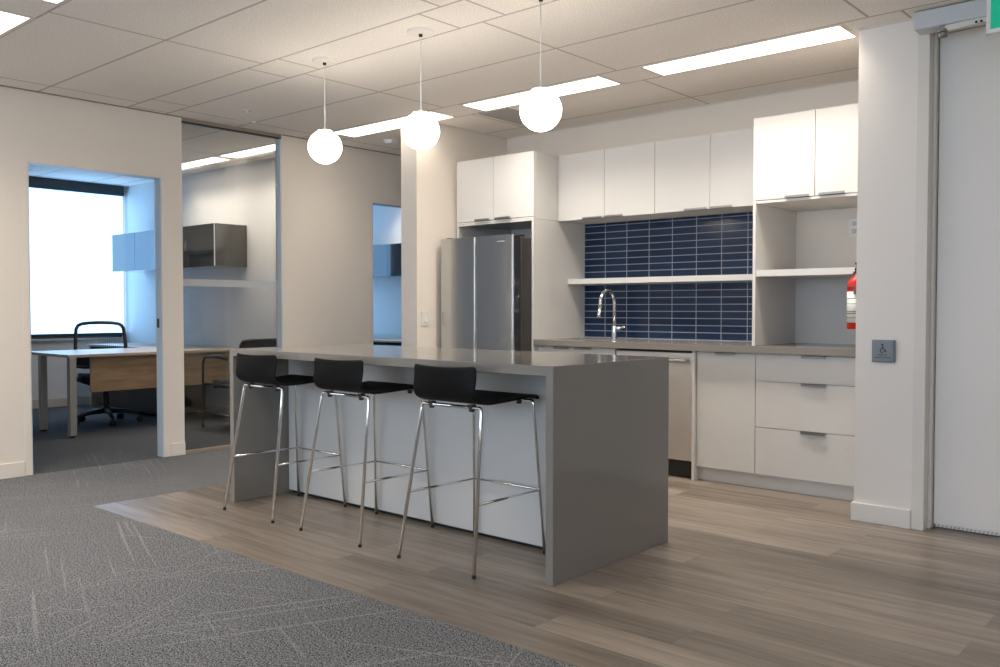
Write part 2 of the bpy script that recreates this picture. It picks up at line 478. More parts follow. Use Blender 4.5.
# office doorways: slim painted frames, open
def doorway(name, y0, y1):
    b = B()
    for ya, yb in ((y0 - .045, y0), (y1, y1 + .045)):
        box(b, XO, XO + .0025, ya, yb, 0, ZD + .045); box(b, XOB - .004, XOB, ya, yb, 0, ZD + .045)
    box(b, XO, XO + .0025, y0, y1, ZD, ZD + .045); box(b, XOB - .004, XOB, y0, y1, ZD, ZD + .045)
    d = struct(name, b, 'wall', bev=.001)
    b = B(); box(b, XOB - .002, XO - .001, y0, y0 + .008, 0, ZD - .008); box(b, XOB - .002, XO - .001, y1 - .008, y1, 0, ZD - .008); box(b, XOB - .002, XO - .001, y0, y1, ZD - .008, ZD)
    obj('jamb', b, 'alu', d)
    obj('strike_plate', box(B(), XOB + .015, XOB + .05, y1 - .0105, y1 - .007, 1.00, 1.07), 'steel_dark', d)
    return d
doorway('door_1', *D1)
doorway('door_2', *D2)

# glazed sidelight beside the office doorway
b = B()
box(b, XOB, XO + .002, G1[0], G1[1], 2.610, ZT)                   # head
w = struct('window_1', b, 'tan')
obj('end_post', box(B(), -6.472, XO + .001, 4.455, 4.468, 0, 2.600), 'alu', w)
obj('bottom_channel', box(B(), -6.472, XO - .002, G1[0], 4.455, 0, .022), 'tan', w)
obj('gasket', box(B(), -6.46, XO, G1[0], G1[1], 2.600, 2.610), 'black_gap', w)  # black strip drawn in for the shadow gap under the head
obj('glass_pane', box(B(), -6.481, -6.4725, G1[0], 4.468, .022, 2.600), 'glass', w)
obj('film_band', box(B(), -6.4724, -6.4718, G1[0], 4.455, 1.325, 1.382), 'film', w)
obj('clamp', box(B(), -6.472, -6.454, 4.444, 4.4545, 2.20, 2.225), 'white_plastic', w)

# office windows with sheer daylit blinds
def office_window(name, y0, y1):
    f = B(); box(f, XW - .09, XW - .03, y0, y0 + .04, .795, 2.60); box(f, XW - .09, XW - .03, y1 - .04, y1, .795, 2.60)
    box(f, XW - .09, XW - .03, y0, y1, .795, .84); box(f, XW - .09, XW - .03, y0, y1, 2.55, 2.60)
    w = struct(name, f, 'steel_dark')
    obj('sill', box(B(), XW - .03, XW + .05, y0 - .02, y1, .772, .795), 'convector', w, bev=.004)
office_window('window_2', *W1)
office_window('window_3', *W2)
def blind(label, y0, y1):
    t = thing('roller_blind', label, 'blind', (XW + .02, (y0 + y1) / 2, .80))
    obj('cassette', box(B(), XW + .002, XW + .09, y0 + .01, y1 - .01, 2.515, 2.637), 'steel_dark_blue', t, bev=.006)
    obj('sheer', box(B(), XW + .040, XW + .046, y0 + .015, y1 - .012, .855, 2.515), 'blind', t)
    obj('bottom_rail', box(B(), XW + .030, XW + .056, y0 + .015, y1 - .012, .815, .855), 'steel_dark_blue', t, bev=.004)
M['steel_dark_blue'] = plain('dark_blind_metal', (.02, .03, .04), .4)
blind('white sheer roller blind glowing with daylight behind the desk in the left office', *W1)
blind('sheer roller blind in the far office behind the corridor doorway', *W2)

# service door on the right
b = B(); zt = 2.63; DX0, DX1 = -1.397, -.34
box(b, DX0, DX0 + .060, YR - .004, 5.1, FZ, 2.585); box(b, DX1 - .060, DX1, YR - .004, 5.1, FZ, 2.585); box(b, DX0, DX1, YR - .004, 5.1, 2.585, zt)
d = struct('door_3', b, 'frame', bev=.002)
b = B(); box(b, DX0 + .060, DX0 + .074, 4.905, 5.1, FZ, 2.565); box(b, DX1 - .080, DX1 - .060, 4.905, 5.1, FZ, 2.565); box(b, DX0 + .06, DX1 - .06, 4.905, 5.1, 2.565, 2.585)
obj('door_stop', b, 'frame', d, bev=.002)
obj('leaf', box(B(), DX0 + .079, DX1 - .079, 4.945, 5.0, .022, 2.562), 'door', d, bev=.002)
b = B()
for i in range(46):
    x = -1.312 + i * .0192; s = [(x, 4.951), (x + .012, 4.951)]
    vs = [b.verts.new(p) for p in ((x, 4.953, .006), (x + .010, 4.953, .006), (x + .016, 4.953, .022), (x + .006, 4.953, .022), (x, 4.957, .006), (x + .010, 4.957, .006), (x + .016, 4.957, .022), (x + .006, 4.957, .022))]
    for f in ((0, 1, 2, 3), (7, 6, 5, 4), (0, 4, 5, 1), (1, 5, 6, 2), (2, 6, 7, 3), (3, 7, 4, 0)): b.faces.new([vs[i2] for i2 in f])
obj('brush_strip', b, 'white_plastic', d)
obj('brush_carrier', box(B(), -1.312, -.425, 4.9575, 4.985, .005, .0215), 'vent', d)
b = B(); tube(b, [(-.50, 4.955, 1.0), (-.50, 4.90, 1.0)], .011); tube(b, [(-.50, 4.90, 1.0), (-.62, 4.90, 1.0)], .010)
obj('door_handle', b, 'pull', d, smooth=True)

# ------------------------------------------------------------------ door hardware, signs
t = thing('door_operator', 'grey automatic door operator box above the right door', 'door operator', (-.9, YR, 2.54))
obj('cover', box(B(), -1.383, -.40, 4.72, YR - .0045, 2.543, 2.632), 'operator', t, bev=.006)
b = B()
pts = []
for i in range(25):
    x = -1.25 + i * .03; pts.append((x, 2.535 + .006 * math.sin((x + 1.2) * 9)))
for (xa, za), (xb, zb) in zip(pts, pts[1:]):
    vs = [b.verts.new(p) for p in ((xa, 4.728, za - .02), (xb, 4.728, zb - .02), (xb, 4.728, zb + .006), (xa, 4.728, za + .006), (xa, 4.79, za - .012), (xb, 4.79, zb - .012), (xb, 4.79, zb + .006), (xa, 4.79, za + .006))]
    for f in ((0, 1, 2, 3), (7, 6, 5, 4), (0, 4, 5, 1), (1, 5, 6, 2), (2, 6, 7, 3), (3, 7, 4, 0)): b.faces.new([vs[q] for q in f])
bmesh.ops.remove_doubles(b, verts=b.verts, dist=1e-5)
obj('arm', b, 'frame', t)
b = B(); lathe(b, [(.020, 0), (.020, .018), (.014, .024), (.014, .058)], -1.250, 4.738, 2.488, 20)
lathe(b, [(.023, .024), (.023, .036)], -1.250, 4.738, 2.488, 20)
obj('pivot', b, 'pull', t, smooth=False)
for dx in (0, .022): obj('screw', lathe(B(), [(.006, -.003), (.006, .0)], -1.10 + dx, 4.7275, 2.527, 12, axis='Y'), 'black_gap', t)

t = thing('exit_sign', 'green exit sign in white frame hanging from the ceiling at the right edge', 'sign', (-.75, 4.2, 2.311))
b = B(); x0, x1, z0, z1 = -.937, -.56, 2.311, 2.60
box(b, x0, x0 + .016, 4.19, 4.235, z0 + .018, z1 - .018); box(b, x1 - .016, x1, 4.19, 4.235, z0 + .018, z1 - .018); box(b, x0, x1, 4.19, 4.235, z0, z0 + .018); box(b, x0, x1, 4.19, 4.235, z1 - .018, z1)
box(b, -.80, -.70, 4.19, 4.235, z1, ZT)
obj('frame', b, 'white_plastic', t)
obj('face', box(B(), x0 + .016, x1 - .016, 4.196, 4.229, z0 + .018, z1 - .018), 'exitgreen', t)

t = thing('door_push_button', 'square grey door push button with wheelchair symbol on the right wall', 'push button', (-1.5425, YR, .8635))
b = B(); box(b, -1.600, -1.485, 4.815, YR + .001, .8645, .983)
obj('housing', b, 'pushplate', t, bev=.004)
obj('plate', box(B(), -1.594, -1.491, 4.811, 4.815, .8705, .977), 'pushplate', t, bev=.0015)
b = B()   # wheelchair symbol
R90 = Matrix.Rotation(PI / 2, 4, 'X')
def on_plate(x, z): return Matrix.Translation((x, 4.8107, z)) @ R90
lathe(b, [(.0055, 0), (.0055, .0008)], -1.5440, 4.8103, .9575, 14, axis='Y')
def strip(pts, w):
    tube(b, [(x, 4.8108, z) for x, z in pts], w, 6)
strip([(-1.544, .951), (-1.544, .934), (-1.532, .934), (-1.526, .920), (-1.521, .922)], .0026)
strip([(-1.544, .944), (-1.533, .944)], .0022)
strip([(-1.5475, .938), (-1.5545, .931), (-1.5535, .9215), (-1.545, .916), (-1.536, .9195), (-1.533, .927)], .0022)
obj('symbol', b, 'ink', t)
b = B(); merge(b, text_bm('PRESS TO', .0115), on_plate(-1.5425, .9035)); merge(b, text_bm('OPERATE DOOR', .0115), on_plate(-1.5425, .890))
obj('lettering', b, 'ink', t)

# fire extinguisher hung on the side of the wall
t = thing('fire_extinguisher', 'red fire extinguisher with white label hanging beside the open shelf', 'fire extinguisher', (-1.80, 5.165, 1.03))
cx, cy, cz = -1.80, 5.165, 1.03
obj('cylinder', lathe(B(), [(.050, 0), (.055, .006), (.055, .245), (.052, .268), (.042, .288), (.026, .302), (.018, .308), (.018, .318)], cx, cy, cz, 28), 'red', t, smooth=True)
lb = obj('label', lathe(B(), [(.0558, .038), (.0558, .215)], cx, cy, cz, 28), 'paper', t, smooth=True); lb['label'] = 'white printed label'
b = B()
for z, h in ((.245 - .012, .007), (.175, .003), (.145, .002), (.098, .004), (.088, .004), (.065, .002)):
    lathe(b, [(.0563, z), (.0563, z + h)], cx, cy, cz, 28)
obj('print_line', b, 'ink', lb)
b = B(); lathe(b, [(.019, .315), (.019, .335), (.012, .338), (.012, .352)], cx, cy, cz, 16)
obj('valve', b, 'black_gap', t)
b = B(); tube(b, [(cx, cy + .01, cz + .345), (cx + .01, cy - .04, cz + .352), (cx + .02, cy - .085, cz + .340)], .007, 8)
tube(b, [(cx, cy + .01, cz + .356), (cx + .01, cy - .035, cz + .372), (cx + .02, cy - .08, cz + .374)], .007, 8)
obj('handle', b, 'black_gap', t, smooth=True)
b = B(); lathe(b, [(.012, 0), (.012, .012)], cx - .022, cy - .005, cz + .328, 14, axis='X'); obj('gauge', b, 'pull', t)
b = B(); box(b, XE - .010, XE + .001, cy - .02, cy + .02, cz + .02, cz + .30); box(b, cx - .0, XE - .005, cy + .057, cy + .062, cz + .20, cz + .225); box(b, cx, XE - .005, cy - .062, cy - .057, cz + .20, cz + .225)
obj('bracket', b, 'steel_dark', t)

t = thing('wall_outlet', 'white double power outlet on the wall above the open shelf', 'outlet', (-2.07, YK, 1.68))
obj('cover_plate', box(B(), -2.108, -2.032, YK - .007, YK, 1.623, 1.738), 'white_plastic', t, bev=.002)
for zc in (1.705, 1.655):
    s = obj('socket', box(B(), -2.088, -2.052, YK - .0095, YK - .007, zc - .017, zc + .017), 'cab', t, bev=.001)
    b = B(); box(b, -2.079, -2.0765, YK - .0105, YK - .0095, zc - .002, zc + .009); box(b, -2.0635, -2.061, YK - .0105, YK - .0095, zc - .002, zc + .009); box(b, -2.073, -2.067, YK - .0105, YK - .0095, zc - .012, zc - .006)
    obj('slot', b, 'ink', s)

t = thing('light_switch', 'cream light switch on the wall left of the refrigerator', 'light switch', (XKL, 4.884, 1.068))
obj('cover_plate', box(B(), XKL, XKL + .007, 4.846, 4.923, 1.009, 1.128), 'base', t, bev=.002)
obj('rocker', box(B(), XKL + .007, XKL + .011, 4.868, 4.901, 1.036, 1.101), 'white_plastic', t, bev=.002)

# ------------------------------------------------------------------ ceiling fixtures
def ceiling_light(x0, x1, y0, y1, label, group, first=[None]):
    cx, cy = (x0 + x1) / 2, (y0 + y1) / 2
    key = round(x1 - x0, 3)
    if first[0] is not None and abs(first[1] - key) < .002:
        return dup(first[0], (cx, cy, ZT), label, group=group)
    t = thing('ceiling_light', label, 'ceiling light', (cx, cy, ZT), group=group)
    f = B(); fx, fy = .022, .022
    box(f, x0 - fx, x1 + fx, y0 - fy, y0, ZT - .004, ZT - .0002); box(f, x0 - fx, x1 + fx, y1, y1 + fy, ZT - .004, ZT - .0002)
    box(f, x0 - fx, x0, y0, y1, ZT - .004, ZT - .0002); box(f, x1, x1 + fx, y0, y1, ZT - .004, ZT - .0002)
    obj('frame', f, 'frame', t)
    obj('diffuser', box(B(), x0, x1, y0, y1, ZT - .0025, ZT - .0003), 'diffuser', t)
    la = bpy.data.lights.new('lamp', 'AREA'); la.shape = 'RECTANGLE'; la.size = x1 - x0; la.size_y = y1 - y0
    la.color = (1.0, .90, .775); la.energy = 4.4 * PI * (x1 - x0) * (y1 - y0); la.spread = math.radians(118)
    lo = bpy.data.objects.new('lamp', la); COL.objects.link(lo); lo.parent = t; lo.location = (0, 0, -.0045)
    first[:] = [t, key]
    return t
FX = [-6.022, -4.486, -2.951, -1.416, .119, 1.654]
L = 1.205
KL = ['long ceiling light nearest the corridor, left of the middle globe', 'long ceiling light right behind the rightmost globe lamp', 'long ceiling light in front of the tall white wall cabinets']
for i, lab in enumerate(KL):
    kt = ceiling_light(FX[i], FX[i] + L, 4.695, 4.945, lab, 'recessed ceiling lights')
    if i == 0: dim_light = kt
FL = ['ceiling light cut off by the left edge of the photo', 'ceiling light cut off by the top edge of the photo, left corner']
for i in (0, 1, 4, 5):
    ceiling_light(FX[i], FX[i] + L, 1.585, 1.835, FL[i] if i < 2 else 'recessed ceiling light over the open office floor', 'recessed ceiling lights')
for yy in (-1.40, -4.35):
    for i in range(0, 6, 1 if yy > -3 else 2):
        ceiling_light(FX[i], FX[i] + L, yy, yy + .25, 'recessed ceiling light over the open office floor', 'recessed ceiling lights')
OL = ['ceiling light seen through the glass, half hidden by the white post', 'ceiling light seen through the glass, next to the aluminium post']
for (xa, xb), lab in zip(((-9.06, -7.86), (-7.74, -6.80)), OL):
    ceiling_light(xa, xb, 4.68, 4.87, lab, 'office ceiling lights')
ceiling_light(-9.0, -7.8, 7.75, 7.95, 'ceiling light in the far office behind the corridor doorway', 'office ceiling lights')

for ch in dim_light.children:          # the light beside the corridor wall is dimmed
    if ch.type == 'LIGHT': ch.data = ch.data.copy(); ch.data.energy *= .35

t = thing('ceiling_vent', 'grey ceiling air vent beside the rightmost globe lamp', 'vent', (-4.45, 5.275, ZT))
f = B(); xa, xb, ya, yb = -4.60, -4.30, 4.985, 5.575
box(f, xa, xb, ya, ya + .015, ZT - .005, ZT); box(f, xa, xb, yb - .015, yb, ZT - .005, ZT); box(f, xa, xa + .015, ya, yb, ZT - .005, ZT); box(f, xb - .015, xb, ya, yb, ZT - .005, ZT)
obj('frame', f, 'vent', t)
b = B()
for i in range(1, 22): box(b, xa + i * .0136 - .001, xa + i * .0136 + .001, ya + .015, yb - .015, ZT - .005, ZT - .0005)
for i in range(1, 42): box(b, xa + .015, xb - .015, ya + i * .0141 - .001, ya + i * .0141 + .001, ZT - .005, ZT - .0005)
obj('grille', b, 'vent', t)
obj('backing', box(B(), xa + .015, xb - .015, ya + .015, yb - .015, ZT - .0018, ZT - .0004), 'vent', t)

t = thing('smoke_detector', 'round white smoke detector on the corridor ceiling', 'smoke detector', (-5.90, 5.25, ZT))
obj('base', lathe(B(), [(.062, -.012), (.062, 0)], -5.90, 5.25, ZT, 28), 'white_plastic', t, smooth=False)
obj('dome', lathe(B(), [(.040, -.036), (.050, -.030), (.055, -.012)], -5.90, 5.25, ZT, 28), 'white_plastic', t, smooth=False)
t = thing('sprinkler', 'small round sprinkler cap on the ceiling in front of the glass', 'sprinkler', (-5.82, 3.754, ZT))
obj('cover_plate', lathe(B(), [(.036, -.006), (.040, 0)], -5.82, 3.754, ZT, 24), 'ceil_plastic' if 'ceil_plastic' in M else 'frame', t)
obj('deflector', lathe(B(), [(.010, -.022), (.014, -.020), (.008, -.006)], -5.82, 3.754, ZT, 16), 'frame', t)
b = lathe(B(), [(.022, -.008), (.026, 0)], -6.157, 4.025, ZT, 20)
tag(obj('ceiling_sensor', b, 'frame'), 'tiny round sensor on the ceiling right above the glass partition', 'sensor')

# pendants
def pendant(x, z, label):
    y = 3.312
    t = thing('pendant_lamp', label, 'pendant lamp', (x, y, ZT), group='globe pendant lamps over the island')
    obj('canopy', lathe(B(), [(.066, -.016), (.074, -.012), (.076, 0)], x, y, ZT, 36), 'canopy', t)
    obj('cord_grip', lathe(B(), [(.006, -.030), (.010, -.028), (.011, -.016)], x, y, ZT, 14), 'black_gap', t)
    obj('cord', tube(B(), [(x, y, ZT - .028), (x, y, z + .25)], .0022, 8), 'white_plastic', t, smooth=True)
    obj('rod', lathe(B(), [(.0045, .095), (.0045, .245), (.0025, .25)], x, y, z, 12), 'white_plastic', t)
    obj('collar', lathe(B(), [(.045, .088), (.045, .098), (.012, .106), (.010, .112)], x, y, z, 28), 'white_plastic', t)
    r = .1005
    prof = []
    for i in range(25):
        a = -PI / 2 + (PI / 2 + math.asin(.86)) * i / 24
        prof.append((max(r * math.cos(a), 1e-4), r * math.sin(a)))
    obj('globe', lathe(B(), prof, x, y, z, 40), 'globe', t, smooth=True)
pendant(-4.310, 2.121, 'leftmost of the three white globe pendants')
pendant(-3.476, 2.106, 'middle of the three white globe pendants')
pendant(-2.649, 2.096, 'rightmost of the three white globe pendants')

# ------------------------------------------------------------------ island
IX0, IX1, IY0, IY1, IZ = -4.636, -2.215, 2.854, 3.776, .911
TH = .043
t = thing('kitchen_island', 'long kitchen island with grey quartz waterfall top and white front panel', 'kitchen island', ((IX0 + IX1) / 2, (IY0 + IY1) / 2, FZ))
b = B(); WT = TH - .003
sec = [(IX0, FZ), (IX0 + WT, FZ), (IX0 + WT, IZ - TH), (IX1 - WT, IZ - TH), (IX1 - WT, FZ), (IX1, FZ), (IX1, IZ), (IX0, IZ)]
fa = [b.verts.new((x, IY0, z)) for x, z in sec]; fb = [b.verts.new((x, IY1, z)) for x, z in sec]
for q in range(8): b.faces.new((fa[q], fa[(q + 1) % 8], fb[(q + 1) % 8], fb[q]))
for ids in ((0, 1, 2, 7), (2, 3, 6, 7), (3, 4, 5, 6)):
    b.faces.new([fa[q] for q in ids]); b.faces.new([fb[q] for q in ids][::-1])
bmesh.ops.recalc_face_normals(b, faces=b.faces)
bmesh.ops.dissolve_limit(b, angle_limit=.01, verts=b.verts, edges=b.edges)
obj('waterfall_worktop', b, 'quartz', t, bev=.0025)
obj('front_panel', box(B(), IX0 + TH, IX1 - TH + .001, 3.238, 3.258, .022, IZ - TH - .001), 'cab', t, bev=.001)
obj('plinth', box(B(), IX0 + TH, IX1 - TH, 3.262, 3.70, FZ, .10), 'black_gap', t)
obj('carcass', box(B(), IX0 + TH, IX1 - TH, 3.26, 3.742, .10, IZ - TH - .001), 'cab_in', t)
n = 4; w = (IX1 - IX0 - 2 * TH) / n
for i in range(n):
    xa = IX0 + TH + i * w
    dd = obj('door', box(B(), xa + .002, xa + w - .002, 3.743, 3.762, .10, IZ - TH - .006), 'cab', t, bev=.001)
    obj('edge_pull', box(B(), xa + w / 2 - .075, xa + w / 2 + .075, 3.762, 3.774, IZ - TH - .016, IZ - TH - .012), 'pull', dd)

# ------------------------------------------------------------------ kitchen run
YD = 5.262
def pull(parent, x0, x1, yf, z, up=True):
    """edge pull: a thin tab clipped over a door edge"""
    b = B()
    s = 1 if up else -1
    box(b, x0, x1, yf - .020, yf, z - .0015, z + .0015)
    box(b, x0, x1, yf - .020, yf - .0175, z - s * .015, z + s * .0015)
    return obj('edge_pull', b, 'pull', parent)

# sink base
t = thing('base_cabinet', 'white two door sink base cabinet left of the dishwasher', 'cabinet', (-3.88, 5.55, FZ), group=None)
obj('carcass', box(B(), -4.233, -3.526, YD + .020, YK - .012, .095, .66), 'cab_in', t)
obj('top_rail', box(B(), -4.233, -3.526, YD + .020, YD + .04, .78, .866), 'cab_in', t)
obj('plinth', box(B(), -4.233, -3.526, 5.305, 5.32, FZ, .095), 'cab', t)
for xa, xb, pa, pb in ((-4.231, -3.896, -4.07, -3.925), (-3.892, -3.528, -3.875, -3.725)):
    dd = obj('door', box(B(), xa, xb, YD, YD + .019, .097, .858), 'cab', t, bev=.001); pull(dd, pa, pb, YD, .8605)

# dishwasher
t = thing('dishwasher', 'stainless steel dishwasher with bar handle behind the island', 'dishwasher', (-3.227, 5.5, FZ))
obj('tub', box(B(), -3.514, -2.910, YD + .04, YK - .03, .115, .860), 'black_gap', t)
dd = obj('door', box(B(), -3.518, -2.907, YD, YD + .038, .122, .852), 'steel_dw', t, bev=.005)
b = B(); tube(b, [(-3.48, 5.222, .797), (-2.936, 5.222, .797)], .0165, 16)
h = obj('bar_handle', b, 'steel', dd, smooth=False)
for x in (-3.46, -2.956): obj('handle_post', tube(B(), [(x, 5.222, .797), (x, YD + .002, .797)], .010, 12), 'steel_dark', h)
obj('control_strip', box(B(), -3.516, -2.909, YD + .006, YD + .036, .8525, .858), 'black_gap', t)
obj('toe_panel', box(B(), -3.516, -2.909, 5.292, 5.31, .006, .118), 'black_gap', t)

# single door base + end filler
t = thing('base_cabinet', 'white single door base cabinet right of the dishwasher', 'cabinet', (-2.68, 5.55, FZ))
obj('carcass', box(B(), -2.876, -2.462, YD + .020, YK - .012, .095, .866), 'cab_in', t)
obj('side_panel', box(B(), -2.897, -2.879, 5.235, YK - .012, FZ, .866), 'cab', t, bev=.001)
obj('plinth', box(B(), -2.878, -2.462, 5.305, 5.32, FZ, .093), 'cab', t)
dd = obj('door', box(B(), -2.875, -2.464, YD, YD + .019, .097, .858), 'cab', t, bev=.001); pull(dd, -2.735, -2.595, YD, .8605)
# drawers
t = thing('drawer_cabinet', 'white three drawer base cabinet next to the right wall', 'cabinet', (-2.08, 5.55, FZ))
obj('carcass', box(B(), -2.461, XE - .001, YD + .020, YK - .012, .095, .866), 'cab_in', t)
obj('plinth', box(B(), -2.461, XE - .001, 5.305, 5.32, FZ, .093), 'cab', t)
for z0, z1 in ((.097, .394), (.398, .688), (.692, .858)):
    dd = obj('drawer', box(B(), -2.460, XE - .003, YD, YD + .019, z0, z1), 'cab', t, bev=.001); pull(dd, -2.160, -2.008, YD, z1 + .001)

# worktop with cut-out for the sink
SX0, SX1, SY0, SY1 = -4.13, -3.62, 5.36, 5.66
b = B(); Y0w = 5.210
for s in ((-4.235, SX0, Y0w, YK - .0005), (SX1, XE - .0005, Y0w, YK - .0005), (SX0, SX1, Y0w, SY0), (SX0, SX1, SY1, YK - .0005)):
    box(b, s[0], s[1], s[2], s[3], .868, .912)
bmesh.ops.remove_doubles(b, verts=b.verts, dist=1e-5)
t = thing('worktop', 'taupe grey kitchen worktop along the back wall under the navy tiles', 'worktop', (-2.96, 5.56, .868))
obj('slab', b, 'counter', t)
b = B(); e = .003
box(b, SX0, SX0 + e, SY0, SY1, .69, .9); box(b, SX1 - e, SX1, SY0, SY1, .69, .9); box(b, SX0, SX1, SY0, SY0 + e, .69, .9); box(b, SX0, SX1, SY1 - e, SY1, .69, .9); box(b, SX0, SX1, SY0, SY1, .685, .69)
bs = obj('sink_basin', b, 'steel_dw', t)
obj('drain', lathe(B(), [(.045, 0), (.04, .003), (.02, .001)], -3.875, 5.51, .69, 24), 'chrome', bs)

# faucet
FXX, FYY = -3.846, 5.73
t = thing('kitchen_faucet', 'chrome gooseneck kitchen tap with side lever in front of the tiles', 'faucet', (FXX, FYY, .912))
obj('base', lathe(B(), [(.026, 0), (.026, .008), (.021, .014), (.021, .10), (.0155, .106)], FXX, FYY, .912, 28), 'chrome', t, smooth=False)
pts = [(FXX, FYY, 1.01), (FXX, FYY, 1.19)]
r = .095
for i in range(1, 15):
    a = PI * i / 15 * 1.08
    pts.append((FXX, FYY - r + r * math.cos(a), 1.19 + r * math.sin(a)))
p = pts[-1]; pts.append((FXX, p[1] - .006, p[2] - .03))
obj('spout', tube(B(), pts, .0135, 16), 'chrome', t, smooth=True)
q = pts[-1]
obj('spray_head', tube(B(), [q, (FXX, q[1] - .012, q[2] - .055), (FXX, q[1] - .016, q[2] - .075)], [.0138, .015, .0145], 16), 'chrome', t, smooth=True)
b = B(); tube(b, [(FXX + .015, FYY, .995), (FXX + .055, FYY, .995)], .014, 14); tube(b, [(FXX + .052, FYY, .995), (FXX + .075, FYY - .012, 1.002), (FXX + .115, FYY - .03, 1.004)], [.010, .008, .006], 12)
obj('lever', b, 'chrome', t, smooth=True)

# floating shelf
tag(obj('wall_shelf', box(B(), -4.2355, -2.487, 5.646, YK - .0105, 1.341, 1.383), 'cab', bev=.0015), 'long white floating shelf across the navy tiles', 'shelf')

# wall cabinets (two units of two doors)
YU = 5.515; w = (4.2355 - 2.487) / 4
for k, lab in ((0, 'white two door wall cabinet above the tap, next to the refrigerator enclosure'), (1, 'white two door wall cabinet above the tiles, next to the open shelf niche')):
    xa = -4.2355 + k * 2 * w
    t = thing('wall_cabinet', lab, 'cabinet', (xa + w, (YU + YK) / 2, 1.833))
    obj('carcass', box(B(), xa + .0005, xa + 2 * w - .0005, YU + .0205, YK - .0005, 1.836, 2.343), 'cab_in', t)
    for i in range(2):
        d0 = xa + i * w
        dd = obj('door', box(B(), d0 + .0015, d0 + w - .0015, YU, YU + .019, 1.832, 2.344), 'cab', t, bev=.001)
        if i == 0: pull(dd, d0 + w - .19, d0 + w - .015, YU, 1.8305, False)
        else: pull(dd, d0 + .010, d0 + .175, YU, 1.8305, False)

# tall niche unit on the right
YT = 5.255; TX0, TX1 = -2.485, XE - .001
t = thing('niche_cabinet', 'white wall cabinet with two doors over an open shelf niche by the right wall', 'cabinet', (-2.09, 5.57, .912))
obj('side_panel', box(B(), TX0, TX0 + .020, YT, YK - .0005, .9125, 2.343), 'cab', t, bev=.0008)
obj('carcass', box(B(), TX0 + .0205, TX1, YT + .021, YK - .0005, 1.809, 2.341), 'cab_in', t)
obj('bottom_rail', box(B(), TX0 + .0205, TX1, YT + .002, YT + .0205, 1.809, 1.826), 'cab', t)
o = obj('shelf', box(B(), TX0 + .0205, TX1, YT + .008, YK - .006, 1.350, 1.391), 'cab', t, bev=.001)
o = obj('back_panel', box(B(), TX0 + .0205, TX1, YK - .005, YK - .0005, .9125, 1.349), 'cab_in', t)
for xa, xb, pa, pb in ((TX0 + .0005, -2.092, -2.27, -2.118), (-2.088, TX1, -2.060, -1.905)):
    dd = obj('door', box(B(), xa, xb, YT - .001, YT + .0195, 1.828, 2.344), 'cab', t, bev=.001); pull(dd, pa, pb, YT, 1.8265, False)

# refrigerator enclosure
YP = 5.213; EX0, EX1 = -5.047, -4.2365
t = thing('refrigerator_enclosure', 'white end panels and two door cabinet enclosing the refrigerator', 'cabinet', (-4.65, 5.54, FZ))
obj('end_panel', box(B(), EX1 - .020, EX1, YP, YK - .0005, FZ, 1.832), 'cab', t, bev=.001)
obj('scribe_filler', box(B(), XKL + .0005, EX0 - .0005, YP + .06, YP + .08, FZ, 2.343), 'wall', t)
obj('filler_panel', box(B(), EX0, EX0 + .018, YP, YK - .0005, FZ, 1.832), 'cab', t, bev=.001)
obj('carcass', box(B(), EX0, EX1, YP + .0205, YK - .0005, 1.834, 2.343), 'cab', t, bev=.001)
obj('bottom_rail', box(B(), EX0 + .0185, EX1 - .0205, YP, YP + .020, 1.818, 1.832), 'cab', t)
for xa, xb, pa, pb in ((EX0 + .001, -4.647, -4.835, -4.678), (-4.643, EX1, -4.618, -4.460)):
    dd = obj('door', box(B(), xa, xb, YP - .001, YP + .0195, 1.850, 2.344), 'cab', t, bev=.001); pull(dd, pa, pb, YP, 1.8485, False)
obj('light_rail', box(B(), EX0, EX1, YP + .001, YP + .0195, 1.833, 1.8465), 'cab', t)

# refrigerator
t = thing('refrigerator', 'stainless french door refrigerator in the white enclosure', 'refrigerator', (-4.645, 5.45, FZ))
obj('body', box(B(), -5.020, -4.264, 5.098, 5.83, .05, 1.688), 'steel_dark', t, bev=.006)
obj('plinth', box(B(), -5.01, -4.27, 5.12, 5.80, FZ, .05), 'black_gap', t)
def fdoor(name, x0, x1, z0, z1):
    # front bowed slightly and rounded at the outer edges
    b = B(); n = 14; y0 = 5.003; yb = 5.080
    rows = []
    for i in range(n + 1):
        f = i / n; x = x0 + (x1 - x0) * (.5 - .5 * math.cos(PI * f))
        u = (x - x0) / (x1 - x0)
        e = min(u, 1 - u) * (x1 - x0)
        y = y0 + (.006 * (1 - min(1, e / .008)) ** 2)
        rows.append([b.verts.new((x, y, z0)), b.verts.new((x, y, z1)), b.verts.new((x, yb, z1)), b.verts.new((x, yb, z0))])
    for a, c in zip(rows, rows[1:]):
        for q in range(4): b.faces.new((a[q], a[(q + 1) % 4], c[(q + 1) % 4], c[q]))
    b.faces.new(rows[0][::-1]); b.faces.new(rows[-1])
    return obj(name, b, 'steel', t, bev=.0015)
dl = fdoor('door', -5.026, -4.652, .735, 1.702)
dr = fdoor('door', -4.646, -4.262, .735, 1.702)
fz = fdoor('freezer_drawer', -5.026, -4.262, .065, .725)
obj('edge_strip', box(B(), -4.2635, -4.2605, 5.020, 5.078, .745, 1.694), 'gloss_black', dr)
obj('logo', box(B(), -4.42, -4.345, 5.0018, 5.0035, 1.652, 1.658), 'alu', dr)
obj('gasket', box(B(), -5.015, -4.272, 5.0805, 5.098, .07, 1.680), 'rubber', t)
for x in (-4.98, -4.31): obj('hinge_cover', box(B(), x - .03, x + .03, 5.05, 5.16, 1.690, 1.712), 'black_gap', t, bev=.004)
obj('drawer_handle', tube(B(), [(-4.95, 4.985, .66), (-4.335, 4.985, .66)], .012, 14), 'steel', fz)

